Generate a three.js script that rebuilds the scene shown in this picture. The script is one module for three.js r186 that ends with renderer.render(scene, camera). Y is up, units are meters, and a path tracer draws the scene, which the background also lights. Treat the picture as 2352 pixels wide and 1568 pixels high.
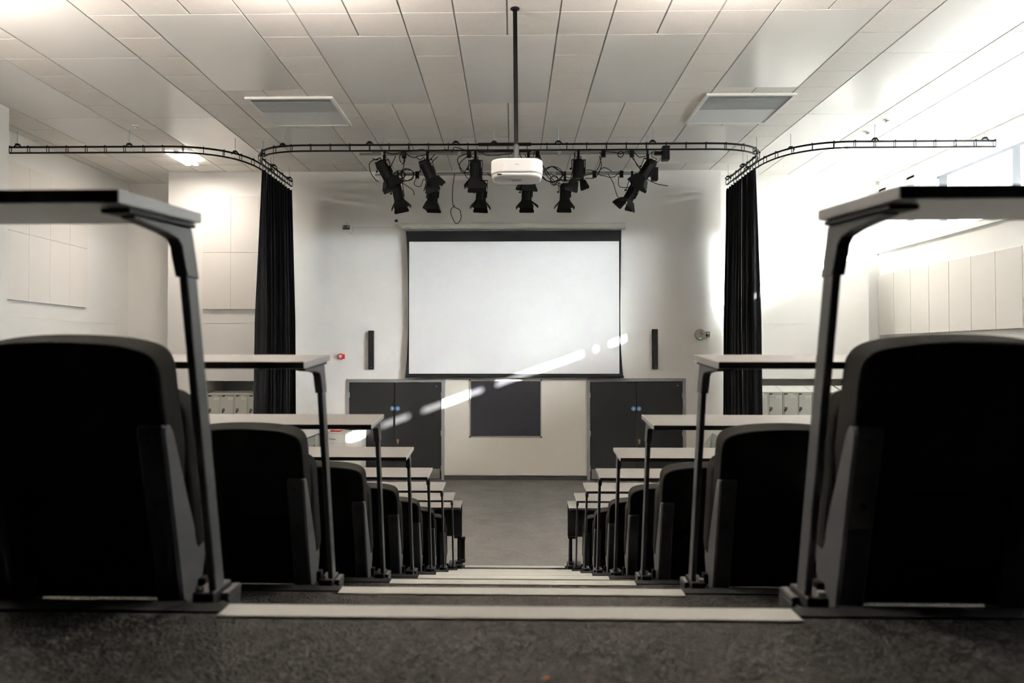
import * as THREE from 'three';
import { mergeGeometries } from 'three/addons/utils/BufferGeometryUtils.js';
import { RoundedBoxGeometry } from 'three/addons/geometries/RoundedBoxGeometry.js';
import { RectAreaLightUniformsLib } from 'three/addons/lights/RectAreaLightUniformsLib.js';

// ------------------------------------------------------------------ camera, sky, sun, exposure
// The room: x to the windows, y up from the flat floor, z = minus the distance D down the room.
const EYE = 2.66, CEIL = 6.509;
const scene = new THREE.Scene();
const renderer = new THREE.WebGLRenderer({ antialias: true });
renderer.toneMapping = THREE.LinearToneMapping;
renderer.toneMappingExposure = 2.9;
renderer.shadowMap.enabled = true;
RectAreaLightUniformsLib.init();

const camera = new THREE.PerspectiveCamera(2 * Math.atan(784 / 1678.2) * 180 / Math.PI, 2352 / 1568, 0.05, 200);
camera.position.set(0, EYE, 0);
camera.rotation.order = 'YXZ';
camera.rotation.y = 0.0172;
camera.rotation.x = 0.0161;
camera.setViewOffset(2352, 1568, 30, 0, 2352, 1568);
camera.focus = 9.5;
camera.userData.fStop = 3.4;
scene.add(camera);

const SUN_FROM = new THREE.Vector3(1, 0.358, 1.06).normalize();
const sun = new THREE.DirectionalLight(new THREE.Color().setRGB(1.0, 0.97, 0.92), 62);
sun.name = 'sun';
sun.position.copy(SUN_FROM).multiplyScalar(40).add(new THREE.Vector3(0, 3, -8));
sun.target.position.set(0, 3, -8);
sun.castShadow = true;
sun.shadow.radius = 1;
sun.shadow.mapSize.set(4096, 4096);
Object.assign(sun.shadow.camera, { left: -16, right: 16, top: 12, bottom: -12, near: 1, far: 80 });
scene.add(sun, sun.target);

{ // bright hazy sky, a little bluer overhead, with the wide pale glow of the haze round the low sun
  const w = 512, h = 256, d = new Float32Array(w * h * 4), glow = (8.5 * Math.PI) / 180;
  for (let j = 0; j < h; j++) {
    const el = (j + 0.5) / h * Math.PI - Math.PI / 2, s = Math.max(0, Math.sin(el));
    for (let i = 0; i < w; i++) {
      const az = ((i + 0.5) / w - 0.5) * 2 * Math.PI, k = (j * w + i) * 4;
      const c = Math.cos(el) * Math.cos(az) * SUN_FROM.x + Math.sin(el) * SUN_FROM.y + Math.cos(el) * Math.sin(az) * SUN_FROM.z;
      const off = Math.acos(Math.min(1, c)), g = el < 0 ? 0 : 560 * Math.exp(-off / glow);
      if (el < 0) { d[k] = 4; d[k + 1] = 4; d[k + 2] = 3.8; }
      else { d[k] = 8 - 3 * s + g * 0.92; d[k + 1] = 9.3 - 2.7 * s + g; d[k + 2] = 11 - 2 * s + g; }
      d[k + 3] = 1;
    }
  }
  const sky = new THREE.DataTexture(d, w, h, THREE.RGBAFormat, THREE.FloatType);
  sky.mapping = THREE.EquirectangularReflectionMapping;
  sky.magFilter = sky.minFilter = THREE.LinearFilter;
  sky.needsUpdate = true;
  scene.background = sky;
}

// ------------------------------------------------------------------ helpers
let seed = 12345;
const rnd = () => { seed = (seed + 0x6d2b79f5) | 0; let t = Math.imul(seed ^ (seed >>> 15), 1 | seed); t = (t + Math.imul(t ^ (t >>> 7), 61 | t)) ^ t; return ((t ^ (t >>> 14)) >>> 0) / 4294967296; };
const rr = (a, b) => a + (b - a) * rnd();
const lin = (r, g, b) => new THREE.Color().setRGB(r, g, b);
const V3 = (x, y, z) => new THREE.Vector3(x, y, z);
const used = {};
function numbered(n) { const k = used[n] = (used[n] ?? -1) + 1; return k ? `${n}_${String(k).padStart(3, '0')}` : n; }
function M(list) {
  const gs = list.filter(Boolean).map((g) => { const n = g.index ? g.toNonIndexed() : g; for (const a of Object.keys(n.attributes)) if (!['position', 'normal', 'uv'].includes(a)) n.deleteAttribute(a); return n; });
  return gs.length === 1 ? gs[0] : mergeGeometries(gs);
}
const asList = (g) => (Array.isArray(g) ? g : [g]);
function mesh(name, geo, mat, parent) {
  const m = new THREE.Mesh(M(asList(geo)), mat);
  m.name = parent ? name : numbered(name);
  m.castShadow = m.receiveShadow = true;
  (parent ?? scene).add(m);
  return m;
}
function share(name, geo, mat, parent, x = 0, y = 0, z = 0) { // a mesh that shares its geometry
  const m = new THREE.Mesh(geo, mat); m.name = name; m.castShadow = m.receiveShadow = true; m.position.set(x, y, z); parent.add(m); return m;
}
function tag(o, label, category, group) { o.userData = { label, category }; if (group) o.userData.group = group; return o; }
function thing(name, label, category, [x, y, z] = [0, 0, 0], turn = 0, group) {
  const o = new THREE.Group(); o.name = numbered(name); scene.add(o); o.position.set(x, y, z); o.rotation.y = turn;
  return tag(o, label, category, group);
}
function struct(name, geo, mat) { const m = mesh(name, geo, mat); m.userData.kind = 'structure'; return m; }
function structGroup(name) { const o = new THREE.Group(); o.name = numbered(name); o.userData.kind = 'structure'; scene.add(o); return o; }
function clone(root, name, [x, y, z], turn, label, group) {
  const r = root.clone(); r.name = numbered(name); scene.add(r); r.position.set(x, y, z); r.rotation.y = turn;
  r.userData = { ...root.userData, label }; if (group) r.userData.group = group;
  return r;
}
function uvm(g, k = 1) { // uv in metres (times k) by the way each face looks
  g = g.index ? g.toNonIndexed() : g; const p = g.attributes.position, n = g.attributes.normal, uv = new Float32Array(p.count * 2);
  for (let i = 0; i < p.count; i++) {
    const ax = Math.abs(n.getX(i)), ay = Math.abs(n.getY(i)), az = Math.abs(n.getZ(i));
    if (ay >= ax && ay >= az) { uv[2 * i] = p.getX(i) * k; uv[2 * i + 1] = p.getZ(i) * k; }
    else if (ax >= az) { uv[2 * i] = p.getZ(i) * k; uv[2 * i + 1] = p.getY(i) * k; }
    else { uv[2 * i] = p.getX(i) * k; uv[2 * i + 1] = p.getY(i) * k; }
  }
  g.setAttribute('uv', new THREE.BufferAttribute(uv, 2)); return g;
}
const box = (x0, x1, y0, y1, z0, z1) => new THREE.BoxGeometry(Math.abs(x1 - x0), Math.abs(y1 - y0), Math.abs(z1 - z0)).translate((x0 + x1) / 2, (y0 + y1) / 2, (z0 + z1) / 2);
const rbox = (x0, x1, y0, y1, z0, z1, r = 0.004, s = 2) => new RoundedBoxGeometry(Math.abs(x1 - x0), Math.abs(y1 - y0), Math.abs(z1 - z0), s, r).translate((x0 + x1) / 2, (y0 + y1) / 2, (z0 + z1) / 2);
const cyl = (r0, r1, h, n = 16) => new THREE.CylinderGeometry(r0, r1, h, n);
const poly = (pts) => new THREE.Shape(pts.map(([x, y]) => new THREE.Vector2(x, y)));
const holeOf = (x0, x1, y0, y1) => new THREE.Path([[x0, y0], [x1, y0], [x1, y1], [x0, y1]].map(([x, y]) => new THREE.Vector2(x, y)));
function ext(shape, depth, bevel = 0, seg = 1, curve = 12) {
  return new THREE.ExtrudeGeometry(shape, { depth: depth - 2 * bevel, bevelEnabled: bevel > 0, bevelSize: bevel, bevelThickness: bevel, bevelOffset: -bevel, bevelSegments: seg, curveSegments: curve }).translate(0, 0, bevel);
}
const zext = (pts, x0, x1, bevel = 0) => ext(poly(pts), Math.abs(x1 - x0), bevel).rotateY(-Math.PI / 2).translate(Math.max(x0, x1), 0, 0); // pts are (z, y), run along x
function tube(pts, r, n = 24, k = 6, closed = false) {
  return new THREE.TubeGeometry(new THREE.CatmullRomCurve3(pts.map((p) => (p.isVector3 ? p : V3(...p))), closed, 'catmullrom', 0.5), n, r, k, closed);
}
function bar(a, b, r, k = 8) { // straight round bar
  const A = a.isVector3 ? a : V3(...a), B = b.isVector3 ? b : V3(...b), d = B.clone().sub(A);
  return cyl(r, r, d.length(), k).applyQuaternion(new THREE.Quaternion().setFromUnitVectors(V3(0, 1, 0), d.clone().normalize())).translate((A.x + B.x) / 2, (A.y + B.y) / 2, (A.z + B.z) / 2);
}
function rectShape(x0, x1, y0, y1, r) {
  const s = new THREE.Shape();
  s.moveTo(x0 + r, y0); s.lineTo(x1 - r, y0); s.absarc(x1 - r, y0 + r, r, -Math.PI / 2, 0, false); s.lineTo(x1, y1 - r); s.absarc(x1 - r, y1 - r, r, 0, Math.PI / 2, false);
  s.lineTo(x0 + r, y1); s.absarc(x0 + r, y1 - r, r, Math.PI / 2, Math.PI, false); s.lineTo(x0, y0 + r); s.absarc(x0 + r, y0 + r, r, Math.PI, 1.5 * Math.PI, false);
  return s;
}

// ------------------------------------------------------------------ materials
function tex(n, f, srgb = true, metres = 1) { // n x n tile, f(i, j) -> [r, g, b] 0..255
  const d = new Uint8Array(n * n * 4);
  for (let j = 0; j < n; j++) for (let i = 0; i < n; i++) { const c = f(i, j), k = (j * n + i) * 4; d[k] = c[0]; d[k + 1] = c[1]; d[k + 2] = c[2]; d[k + 3] = 255; }
  const t = new THREE.DataTexture(d, n, n, THREE.RGBAFormat);
  t.wrapS = t.wrapT = THREE.RepeatWrapping; t.magFilter = THREE.LinearFilter; t.minFilter = THREE.LinearMipmapLinearFilter;
  if (srgb) t.colorSpace = THREE.SRGBColorSpace;
  t.repeat.set(1 / metres, 1 / metres); t.needsUpdate = true; return t;
}
function noiseField(n, cells, s0) { // tiling value noise
  const g = [], old = seed; seed = s0; for (let i = 0; i < cells * cells; i++) g.push(rnd()); seed = old;
  const sm = (t) => t * t * (3 - 2 * t);
  return (i, j) => {
    const x = i / n * cells, y = j / n * cells, a = Math.floor(x), b = Math.floor(y), u = sm(x - a), v = sm(y - b);
    const at = (p, q) => g[((q % cells) + cells) % cells * cells + ((p % cells) + cells) % cells];
    return (at(a, b) * (1 - u) + at(a + 1, b) * u) * (1 - v) + (at(a, b + 1) * (1 - u) + at(a + 1, b + 1) * u) * v;
  };
}
const N = 512;
const n4 = noiseField(N, 9, 11), n16 = noiseField(N, 37, 12), n64 = noiseField(N, 101, 13), n128 = noiseField(N, 211, 14), n256 = noiseField(N, 256, 15);
const carpetMap = tex(N, (i, j) => { const v = 0.22 * n16(i, j) + 0.5 * n64(i, j) + 0.75 * n128(i, j) - 0.735, w = n4(i, j) - 0.5; const b = 45 * (1 + 0.95 * v + 0.12 * w); return [b * 1.01, b * 0.985, b * 0.955]; }, true, 0.8);
const carpetBump = tex(N, (i, j) => { const v = 255 * (0.5 * n128(i, j) + 0.5 * n256(i, j)); return [v, v, v]; }, false, 0.8);
const paintBump = tex(N, (i, j) => { const v = 255 * (0.6 * n128(i, j) + 0.4 * n64(i, j)); return [v, v, v]; }, false, 0.7);
const tileMap = tex(N, (i, j) => { const v = 237 + 8 * (n256(i, j) - 0.5) + 6 * (n16(i, j) - 0.5); return [v, v * 0.983, v * 0.96]; }, true, 0.6);
const weaveBump = tex(256, (i, j) => { const v = 128 + 90 * Math.sin(i * Math.PI / 4) * Math.sin(j * Math.PI / 4) + 30 * (n256(i * 2, j * 2) - 0.5); return [v, v, v]; }, false, 0.12);
const vinylMap = tex(N, (i, j) => { const v = 96 + 18 * (n256(i, j) - 0.5) + 12 * (n16(i, j) - 0.5) + 8 * (n4(i, j) - 0.5); return [v * 1.0, v * 0.99, v * 0.955]; }, true, 1.3);
const vinylRough = tex(N, (i, j) => { const v = 118 + 30 * n4(i, j) + 18 * n16(i, j); return [v, v, v]; }, false, 2.1);
const laminateMap = tex(N, (i, j) => { const v = 98 + 9 * (n256(i, j) - 0.5) + 5 * (n64(i, j) - 0.5); return [v, v * 0.995, v * 0.975]; }, true, 0.5);

const S = (o) => new THREE.MeshStandardMaterial(o);
const P = (o) => new THREE.MeshPhysicalMaterial(o);
const mat = {
  wall: S({ color: lin(0.855, 0.85, 0.82), roughness: 0.7, bumpMap: paintBump, bumpScale: 0.0002 }),
  wallDark: P({ color: lin(0.015, 0.015, 0.016), roughness: 0.95 , specularIntensity: 0.2 }),
  cream: S({ color: lin(0.72, 0.685, 0.62), roughness: 0.55 }),
  panel: S({ color: lin(0.84, 0.81, 0.765), roughness: 0.9, bumpMap: weaveBump, bumpScale: 0.0003 }),
  tile: S({ map: tileMap, roughness: 0.95, color: lin(1, 1, 1) }),
  ceilPanel: P({ color: lin(0.83, 0.825, 0.80), roughness: 0.22, specularIntensity: 1 }),
  grid: S({ color: lin(0.42, 0.42, 0.40), roughness: 0.6 }),
  vinyl: P({ map: vinylMap, roughnessMap: vinylRough, roughness: 1 , specularIntensity: 0.5 }),
  carpet: P({ map: carpetMap, roughness: 1, bumpMap: carpetBump, bumpScale: 0.006 , specularIntensity: 0.15 }),
  nosing: S({ color: lin(0.42, 0.43, 0.40), roughness: 0.45 }),
  edgeDark: P({ color: lin(0.012, 0.012, 0.0125), roughness: 0.75 , specularIntensity: 0.2 }),
  darkMetal: P({ color: lin(0.03, 0.031, 0.033), roughness: 0.5 , specularIntensity: 0.35 }),
  powder: P({ color: lin(0.06, 0.062, 0.066), roughness: 0.36 , specularIntensity: 0.4 }),
  blackMetal: P({ color: lin(0.007, 0.007, 0.0075), roughness: 0.45 , specularIntensity: 0.3 }),
  lampBlack: P({ color: lin(0.005, 0.005, 0.0055), roughness: 0.5 , specularIntensity: 0.3 }),
  laminate: P({ map: laminateMap, roughness: 0.46 , specularIntensity: 0.4 }),
  edging: S({ color: lin(0.34, 0.345, 0.35), roughness: 0.45 }),
  shadedEdging: P({ color: lin(0.03, 0.03, 0.032), roughness: 0.5 , specularIntensity: 0.3 }),  // edging darkened to stand in for shade on the camera side
  underLam: S({ color: lin(0.82, 0.81, 0.78), roughness: 0.3 }),
  fabric: P({ color: lin(0.012, 0.0118, 0.011), roughness: 1, bumpMap: weaveBump, bumpScale: 0.001 , specularIntensity: 0.08 }),
  shell: P({ color: lin(0.004, 0.004, 0.004), roughness: 0.7 , specularIntensity: 0.1 }),
  velvet: P({ color: lin(0.010, 0.0105, 0.012), roughness: 0.95, sheen: 0.2, sheenRoughness: 0.5, sheenColor: lin(0.25, 0.28, 0.34) , specularIntensity: 0.15 }),
  velvetEdge: S({ color: lin(0.19, 0.2, 0.21), roughness: 0.95 }),
  galv: S({ color: lin(0.5, 0.56, 0.58), metalness: 0.6, roughness: 0.45 }),
  alu: S({ color: lin(0.62, 0.62, 0.6), metalness: 0.85, roughness: 0.35 }),
  pipe: S({ color: lin(0.36, 0.36, 0.35), metalness: 0.5, roughness: 0.5 }),
  whitePlastic: P({ color: lin(0.80, 0.81, 0.81), roughness: 0.4 }),
  whiteCase: S({ color: lin(0.72, 0.72, 0.66), roughness: 0.45 }),
  screenWhite: S({ color: lin(0.78, 0.78, 0.79), roughness: 0.85 }),
  screenBlack: P({ color: lin(0.010, 0.0105, 0.012), roughness: 0.7 , specularIntensity: 0.25 }),
  doorFrame: P({ color: lin(0.25, 0.25, 0.255), roughness: 0.5 , specularIntensity: 0.4 }),
  doorLeaf: P({ color: lin(0.011, 0.0113, 0.0117), roughness: 0.55 , specularIntensity: 0.3 }),
  kick: S({ color: lin(0.15, 0.15, 0.14), metalness: 0.3, roughness: 0.5 }),
  steel: S({ color: lin(0.55, 0.55, 0.53), metalness: 0.9, roughness: 0.3 }),
  brass: S({ color: lin(0.55, 0.36, 0.22), metalness: 0.9, roughness: 0.35 }),
  pin: P({ color: lin(0.024, 0.024, 0.028), roughness: 0.95, bumpMap: weaveBump, bumpScale: 0.0004 , specularIntensity: 0.15 }),
  red: P({ color: lin(0.62, 0.02, 0.015), roughness: 0.35 }),
  lensClear: P({ color: lin(0.75, 0.75, 0.77), roughness: 0.15 }),
  winFrame: S({ color: lin(0.17, 0.185, 0.21), roughness: 0.5 }),
  glass: P({ color: lin(1, 1, 1), roughness: 0, transmission: 1, thickness: 0, ior: 1.45 }),
  blind: P({ color: lin(0.83, 0.93, 0.94), roughness: 0.975, transmission: 0.045, thickness: 0, ior: 1.3, side: THREE.DoubleSide }),
  blindRail: S({ color: lin(0.7, 0.7, 0.68), roughness: 0.5 }),
  lockerBody: S({ color: lin(0.5, 0.505, 0.465), roughness: 0.5 }),
  lockerDoor: S({ color: lin(0.54, 0.55, 0.505), roughness: 0.45 }),
  lockerLock: P({ color: lin(0.10, 0.09, 0.08), roughness: 0.4, metalness: 0.3 , specularIntensity: 0.4 }),
  plate: S({ color: lin(0.74, 0.72, 0.67), roughness: 0.6 }),
  cabinet: S({ color: lin(0.74, 0.715, 0.67), roughness: 0.45 }),
  greyBoard: S({ color: lin(0.36, 0.35, 0.33), roughness: 0.6 }),
  tubeGlow: S({ color: lin(0.9, 0.88, 0.84), emissive: lin(1, 0.93, 0.84), emissiveIntensity: 5, roughness: 0.4 }),
  grilleIn: S({ color: lin(0.4, 0.41, 0.42), roughness: 0.8 }),
  grille: S({ color: lin(0.74, 0.76, 0.77), roughness: 0.5 }),
  ledGreen: S({ color: lin(0.1, 0.5, 0.05), emissive: lin(0.25, 1, 0.05), emissiveIntensity: 1.2 }),
  lens: P({ color: lin(0.06, 0.065, 0.07), roughness: 0.08 }),
  copper: P({ color: lin(0.35, 0.17, 0.09), roughness: 0.3 }),
  paleYellow: S({ color: lin(0.62, 0.58, 0.34), roughness: 0.6 }),
  paleGreen: S({ color: lin(0.5, 0.58, 0.52), roughness: 0.5 }),
  orange: S({ color: lin(0.5, 0.17, 0.04), roughness: 0.7 }),
};

// ------------------------------------------------------------------ the room
const WF = 15.38, WR = 15.83, BACK = 16.4; // the front wall, its stretch by the windows, the recesses
const XL = -7.9, XL2 = -8.7, XW = 8.2, C1 = -7.3, C2 = 4.4, C3 = 7.68, TOP = 6.62;
const floor = struct('floor', uvm(box(-9.2, 9.2, -0.2, 0, 1.3, -17)), mat.vinyl);

// front wall: doors and the locker alcove are real openings
const A1 = [-6.5, -4.62, 0, 2.075], A2 = [4.75, 7.45, 0, 2.11];
const DOORS = [[-3.49, -1.41, 2.115], [1.58, 3.645, 2.135]];
const frontShape = poly([[C1, 0], [C2, 0], [C2, TOP], [C1, TOP]]);
frontShape.holes.push(holeOf(A1[0], A1[1], 0.001, A1[3]));
for (const [a, b, t] of DOORS) frontShape.holes.push(holeOf(a + 0.02, b - 0.02, 0.001, t - 0.02));
const wallFront = struct('wall_front', uvm(ext(frontShape, BACK - WF).translate(0, 0, -BACK)), mat.wall);
const frontShape2 = poly([[C2 - 0.01, 0], [C3, 0], [C3, TOP], [C2 - 0.01, TOP]]);
frontShape2.holes.push(holeOf(A2[0], A2[1], 0.001, A2[3]));
const wallFront2 = struct('wall_front', uvm(ext(frontShape2, BACK - WR).translate(0, 0, -BACK)), mat.wall);
struct('wall_recess', uvm(box(-9.2, 9.2, 0, TOP, -BACK, -17)), mat.wall);
const wallLeft = struct('wall_left', [uvm(box(-9.2, XL, 0, TOP, 1.3, -11.3)), uvm(box(-9.2, XL2, 0, TOP, -11.3, -BACK))], mat.wall);
struct('wall_back', [box(-9.2, 9.2, 0, TOP, 0.95, 1.3), box(-9.2, 9.2, 3.75, TOP, 0.95, -0.75)], mat.wallDark); // dark, with an unseen overhang added to keep ceiling light off the seat backs
// window wall: below the sloping sill, above the head
const wallRight = struct('wall_right', [uvm(ext(poly([[XW, 0], [9.0, 0], [9.0, 4.94], [XW, 4.94]]), 18.3).translate(0, 0, -17)), uvm(box(XW, 9.0, 6.25, TOP, 1.3, -17)), uvm(box(XW, 9.0, 4.9, 6.3, -16.1, -17)), uvm(box(XW, 9.0, 4.9, 6.3, 1.3, -1.85))], mat.wall);
mesh('sill_board', uvm(ext(poly([[8.14, 4.87], [XW + 0.01, 4.87], [XW + 0.01, 4.94], [8.85, 4.94], [8.85, 4.98], [8.143, 4.98], [8.14, 4.977]]), 14.6).translate(0, 0, -16.39)), mat.wall, wallRight);
// thin shadow joint round the room at 3.3 m
mesh('joint_bead', box(C1, C2, 3.300, 3.309, -WF + 0.006, -WF - 0.01), mat.wall, wallFront);
mesh('joint_bead', box(C2, C3, 3.300, 3.309, -WR + 0.006, -WR - 0.01), mat.wall, wallFront2);
mesh('joint_bead', [box(XL2 - 0.01, XL2 + 0.006, 3.300, 3.309, -11.3, -BACK), box(XL - 0.01, XL + 0.006, 3.300, 3.309, 0.9, -11.3)], mat.wall, wallLeft);
// cream lining between the two doors, over a dark recessed plinth
mesh('wall_panel', rbox(-1.39, 1.56, 0.10, 2.12, -WF + 0.012, -WF - 0.01, 0.004), mat.cream, wallFront);
struct('baseboard_front', [box(-1.41, 1.58, 0, 0.095, -WF + 0.004, -WF - 0.02), box(3.65, 4.38, 0, 0.1, -WF + 0.012, -WF - 0.01), box(-4.7, -3.5, 0, 0.1, -WF + 0.012, -WF - 0.01)], mat.darkMetal);

// acoustic panels, each on its own
function panelYZ(parent, x, z0, z1, y0, y1, sgn) { mesh('acoustic_panel', rbox(x, x + sgn * 0.05, y0 + 0.002, y1 - 0.002, z0 - 0.002, z1 + 0.002, 0.004), mat.panel, parent); }
for (let i = 0; i < 6; i++) for (let j = 0; j < 2; j++) { const D1 = 14.74 - 0.603 * i, D0 = Math.max(11.35, D1 - 0.603); if (D1 - D0 > 0.1) panelYZ(wallLeft, XL2, -D0, -D1, 3.585 + 1.2 * j, 4.785 + 1.2 * j, 1); }
for (let i = 0; i < 3; i++) for (let j = 0; j < 2; j++) mesh('acoustic_panel', rbox(-6.54 + 0.602 * i, -5.942 + 0.602 * i, 3.592 + 1.2 * j, 4.786 + 1.2 * j, -WF + 0.05, -WF, 0.004), mat.panel, wallFront);
for (let i = 0; i < 14; i++) { const D1 = 16.36 - 0.655 * i; panelYZ(wallRight, XW, -(D1 - 0.645), -D1, 3.06, 4.385, -1); }

// ceiling: a slab, the plain tiles and the smooth glossy panels one by one
const ceiling = struct('ceiling', box(-9.2, 9.2, 6.519, 6.8, 1.3, -17), mat.grid);
const GX = -2.45, GD = 8.185, big = [[0, 1], [3, 1], [6, 1], [-3, 0], [9, 0], [-3, 7], [9, 7], [-6, -2], [-6, 2], [-6, 6], [12, -2], [12, 2], [12, 6], [-9, -2], [-9, 2], [-9, 6], [15, -2], [15, 2], [15, 6]];
const inBig = (c, r) => big.some(([a, b]) => c >= a && c < a + 2 && r >= b && r < b + 4);
const cache = {};
function slabGeo(w, d, t, b) { const k = [w.toFixed(3), d.toFixed(3), t].join(); return cache[k] ??= uvm(ext(rectShape(-w / 2, w / 2, -d / 2, d / 2, 0.002), t, b).rotateX(Math.PI / 2)); }
const farCeil = [];
for (let c = -11; c <= 18; c++) for (let r = -16; r <= 14; r++) {
  if (inBig(c, r)) continue;
  let x0 = GX + 0.6 * c, x1 = x0 + 0.6, d0 = GD + 0.6 * r, d1 = d0 + 0.6;
  const cx = (x0 + x1) / 2, cd = (d0 + d1) / 2;
  x0 = Math.max(x0, cd < 11.4 ? XL : XL2); x1 = Math.min(x1, 8.09);
  d1 = Math.min(d1, cx < C1 || cx > C3 + 0.1 ? BACK : cx > C2 ? WR : WF); d0 = Math.max(d0, -0.95);
  if (x1 - x0 < 0.05 || d1 - d0 < 0.03) continue;
  const w = x1 - x0 - 0.021, d = d1 - d0 - 0.011, seen = cd > 6.6 && Math.abs(cx) < cd * 0.74;
  const g = slabGeo(w, d, 0.014, 0.0015);
  if (seen) share('ceiling_tile', g, mat.tile, ceiling, (x0 + x1) / 2, CEIL + 0.014, -(d0 + d1) / 2);
  else farCeil.push(new THREE.BoxGeometry(w, 0.014, d).translate((x0 + x1) / 2, CEIL + 0.007, -(d0 + d1) / 2));
}
mesh('ceiling_tile', farCeil.map((g) => uvm(g)), mat.tile, ceiling).userData.kind = 'stuff';
for (const [c, r] of big) {
  let x0 = GX + 0.6 * c, d0 = GD + 0.6 * r; const x1 = x0 + 1.2; if (d0 < 11.3) x0 = Math.max(x0, XL);
  share('ceiling_panel', slabGeo(x1 - x0 - 0.021, 2.389, 0.014, 0.0015), mat.ceilPanel, ceiling, (x0 + x1) / 2, CEIL + 0.014, -(d0 + 1.2));
}
mesh('ceiling_margin', box(8.09, XW, 6.495, 6.53, 1.2, -BACK), mat.wall, ceiling);

// ------------------------------------------------------------------ windows high in the wall, blinds down almost to the sill
const posts = [[1.6, 0.24], [3.07, 0.25], [3.98, 0.25], [5.63, 0.24], [7.71, 0.22], [8.04, 0.22], [10.2, 0.2], [12.64, 0.2], [14.77, 0.27], [15.95, 0.2]];
for (let i = 0; i + 1 < posts.length; i++) {
  const [p, pw] = posts[i], [q, qw] = posts[i + 1], w = structGroup('window_' + (i + 1));
  const z0 = -(p + pw / 2), z1 = -(q - qw / 2);
  mesh('frame', [box(8.72, 8.8, 4.96, 5.0, z0, z1), box(8.66, 8.8, 6.20, 6.26, z0, z1)], mat.winFrame, w);
  mesh('mullion', rbox(8.665, 8.75, 4.97, 6.25, -(p - pw / 2), z0, 0.004), mat.winFrame, w);
  if (i + 2 === posts.length) mesh('mullion', rbox(8.665, 8.75, 4.97, 6.25, z1, -(q + qw / 2), 0.004), mat.winFrame, w);
  mesh('pane', new THREE.PlaneGeometry(Math.abs(z1 - z0), 1.22).rotateY(-Math.PI / 2).translate(8.77, 5.595, (z0 + z1) / 2), mat.glass, w);
  if (Math.abs(z1 - z0) > 0.1) {
    const hem = 5.275;
    const b = mesh('blind', new THREE.PlaneGeometry(Math.abs(z1 - z0) - 0.012, 6.2 - hem).rotateY(-Math.PI / 2).translate(8.675, (6.2 + hem) / 2, (z0 + z1) / 2), mat.blind, w);
    mesh('hem_bar', rbox(8.668, 8.682, hem - 0.004, hem + 0.022, z0 - 0.006, z1 + 0.006, 0.004), mat.blindRail, b);
  }
}
struct('column', uvm(box(8.2, 8.66, 4.98, 6.3, -14.97, -15.25)), mat.wall);

// ------------------------------------------------------------------ doors
function doubleDoor(n, [x0, x1, top], ajar) {
  const d = structGroup('door_' + n), f = 0.065, mid = (x0 + x1) / 2, z = -WF;
  mesh('frame', [rbox(x0, x0 + f, 0, top, z + 0.03, z - 0.12, 0.004), rbox(x1 - f, x1, 0, top, z + 0.03, z - 0.12, 0.004), rbox(x0 + f, x1 - f, top - f, top, z + 0.03, z - 0.12, 0.004)], mat.doorFrame, d);
  for (const s of [-1, 1]) {
    const hx = s < 0 ? x0 + f + 0.004 : x1 - f - 0.004, w = Math.abs(mid - hx) - 0.003, leaf = new THREE.Group();
    leaf.name = 'leaf'; leaf.position.set(hx, 0, z - 0.035); leaf.rotation.y = s > 0 ? ajar : 0; d.add(leaf);
    const L = (a, b) => (s < 0 ? [a, b] : [-b, -a]);
    mesh('slab', rbox(...L(0, w), 0.012, top - f - 0.006, 0, 0.044, 0.003), mat.doorLeaf, leaf);
    mesh('kick_plate', box(...L(0.03, w - 0.03), 0.03, 0.235, 0.044, 0.0465), mat.kick, leaf);
    mesh('sign', cyl(0.046, 0.046, 0.003, 28).rotateX(Math.PI / 2).translate(s * -1 * (w - 0.055), 1.5, 0.0465), mat.sign, leaf);
    if (s > 0) {
      mesh('lock', [rbox(-w + 0.035, -w + 0.08, 0.80, 0.86, 0.044, 0.052, 0.003), rbox(-w + 0.04, -w + 0.075, 0.765, 0.79, 0.044, 0.050, 0.003)], mat.brass, leaf);
      mesh('stud', cyl(0.012, 0.012, 0.01, 12).rotateX(Math.PI / 2).translate(-0.1, top - 0.15, 0.049), mat.steel, leaf);
    }
    for (const y of [0.25, 0.98, 1.78]) mesh('hinge', cyl(0.009, 0.009, 0.11, 10).translate(0, y, 0.048), mat.steel, leaf);
  }
}
{ // blue disc sign: white ring and three bars of small print
  const c = document.createElement('canvas'); c.width = c.height = 128; const g = c.getContext('2d');
  g.fillStyle = '#1c6fb8'; g.fillRect(0, 0, 128, 128); g.strokeStyle = '#dfe9f2'; g.lineWidth = 5; g.beginPath(); g.arc(64, 64, 58, 0, 7); g.stroke();
  g.fillStyle = '#dfe9f2'; for (const [y, w] of [[42, 50], [58, 62], [74, 50]]) g.fillRect(64 - w / 2, y, w, 9);
  const t = new THREE.CanvasTexture(c); t.colorSpace = THREE.SRGBColorSpace;
  mat.sign = S({ map: t, roughness: 0.4 });
}
doubleDoor(1, DOORS[0], 0.055);
doubleDoor(2, DOORS[1], 0);

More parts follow.
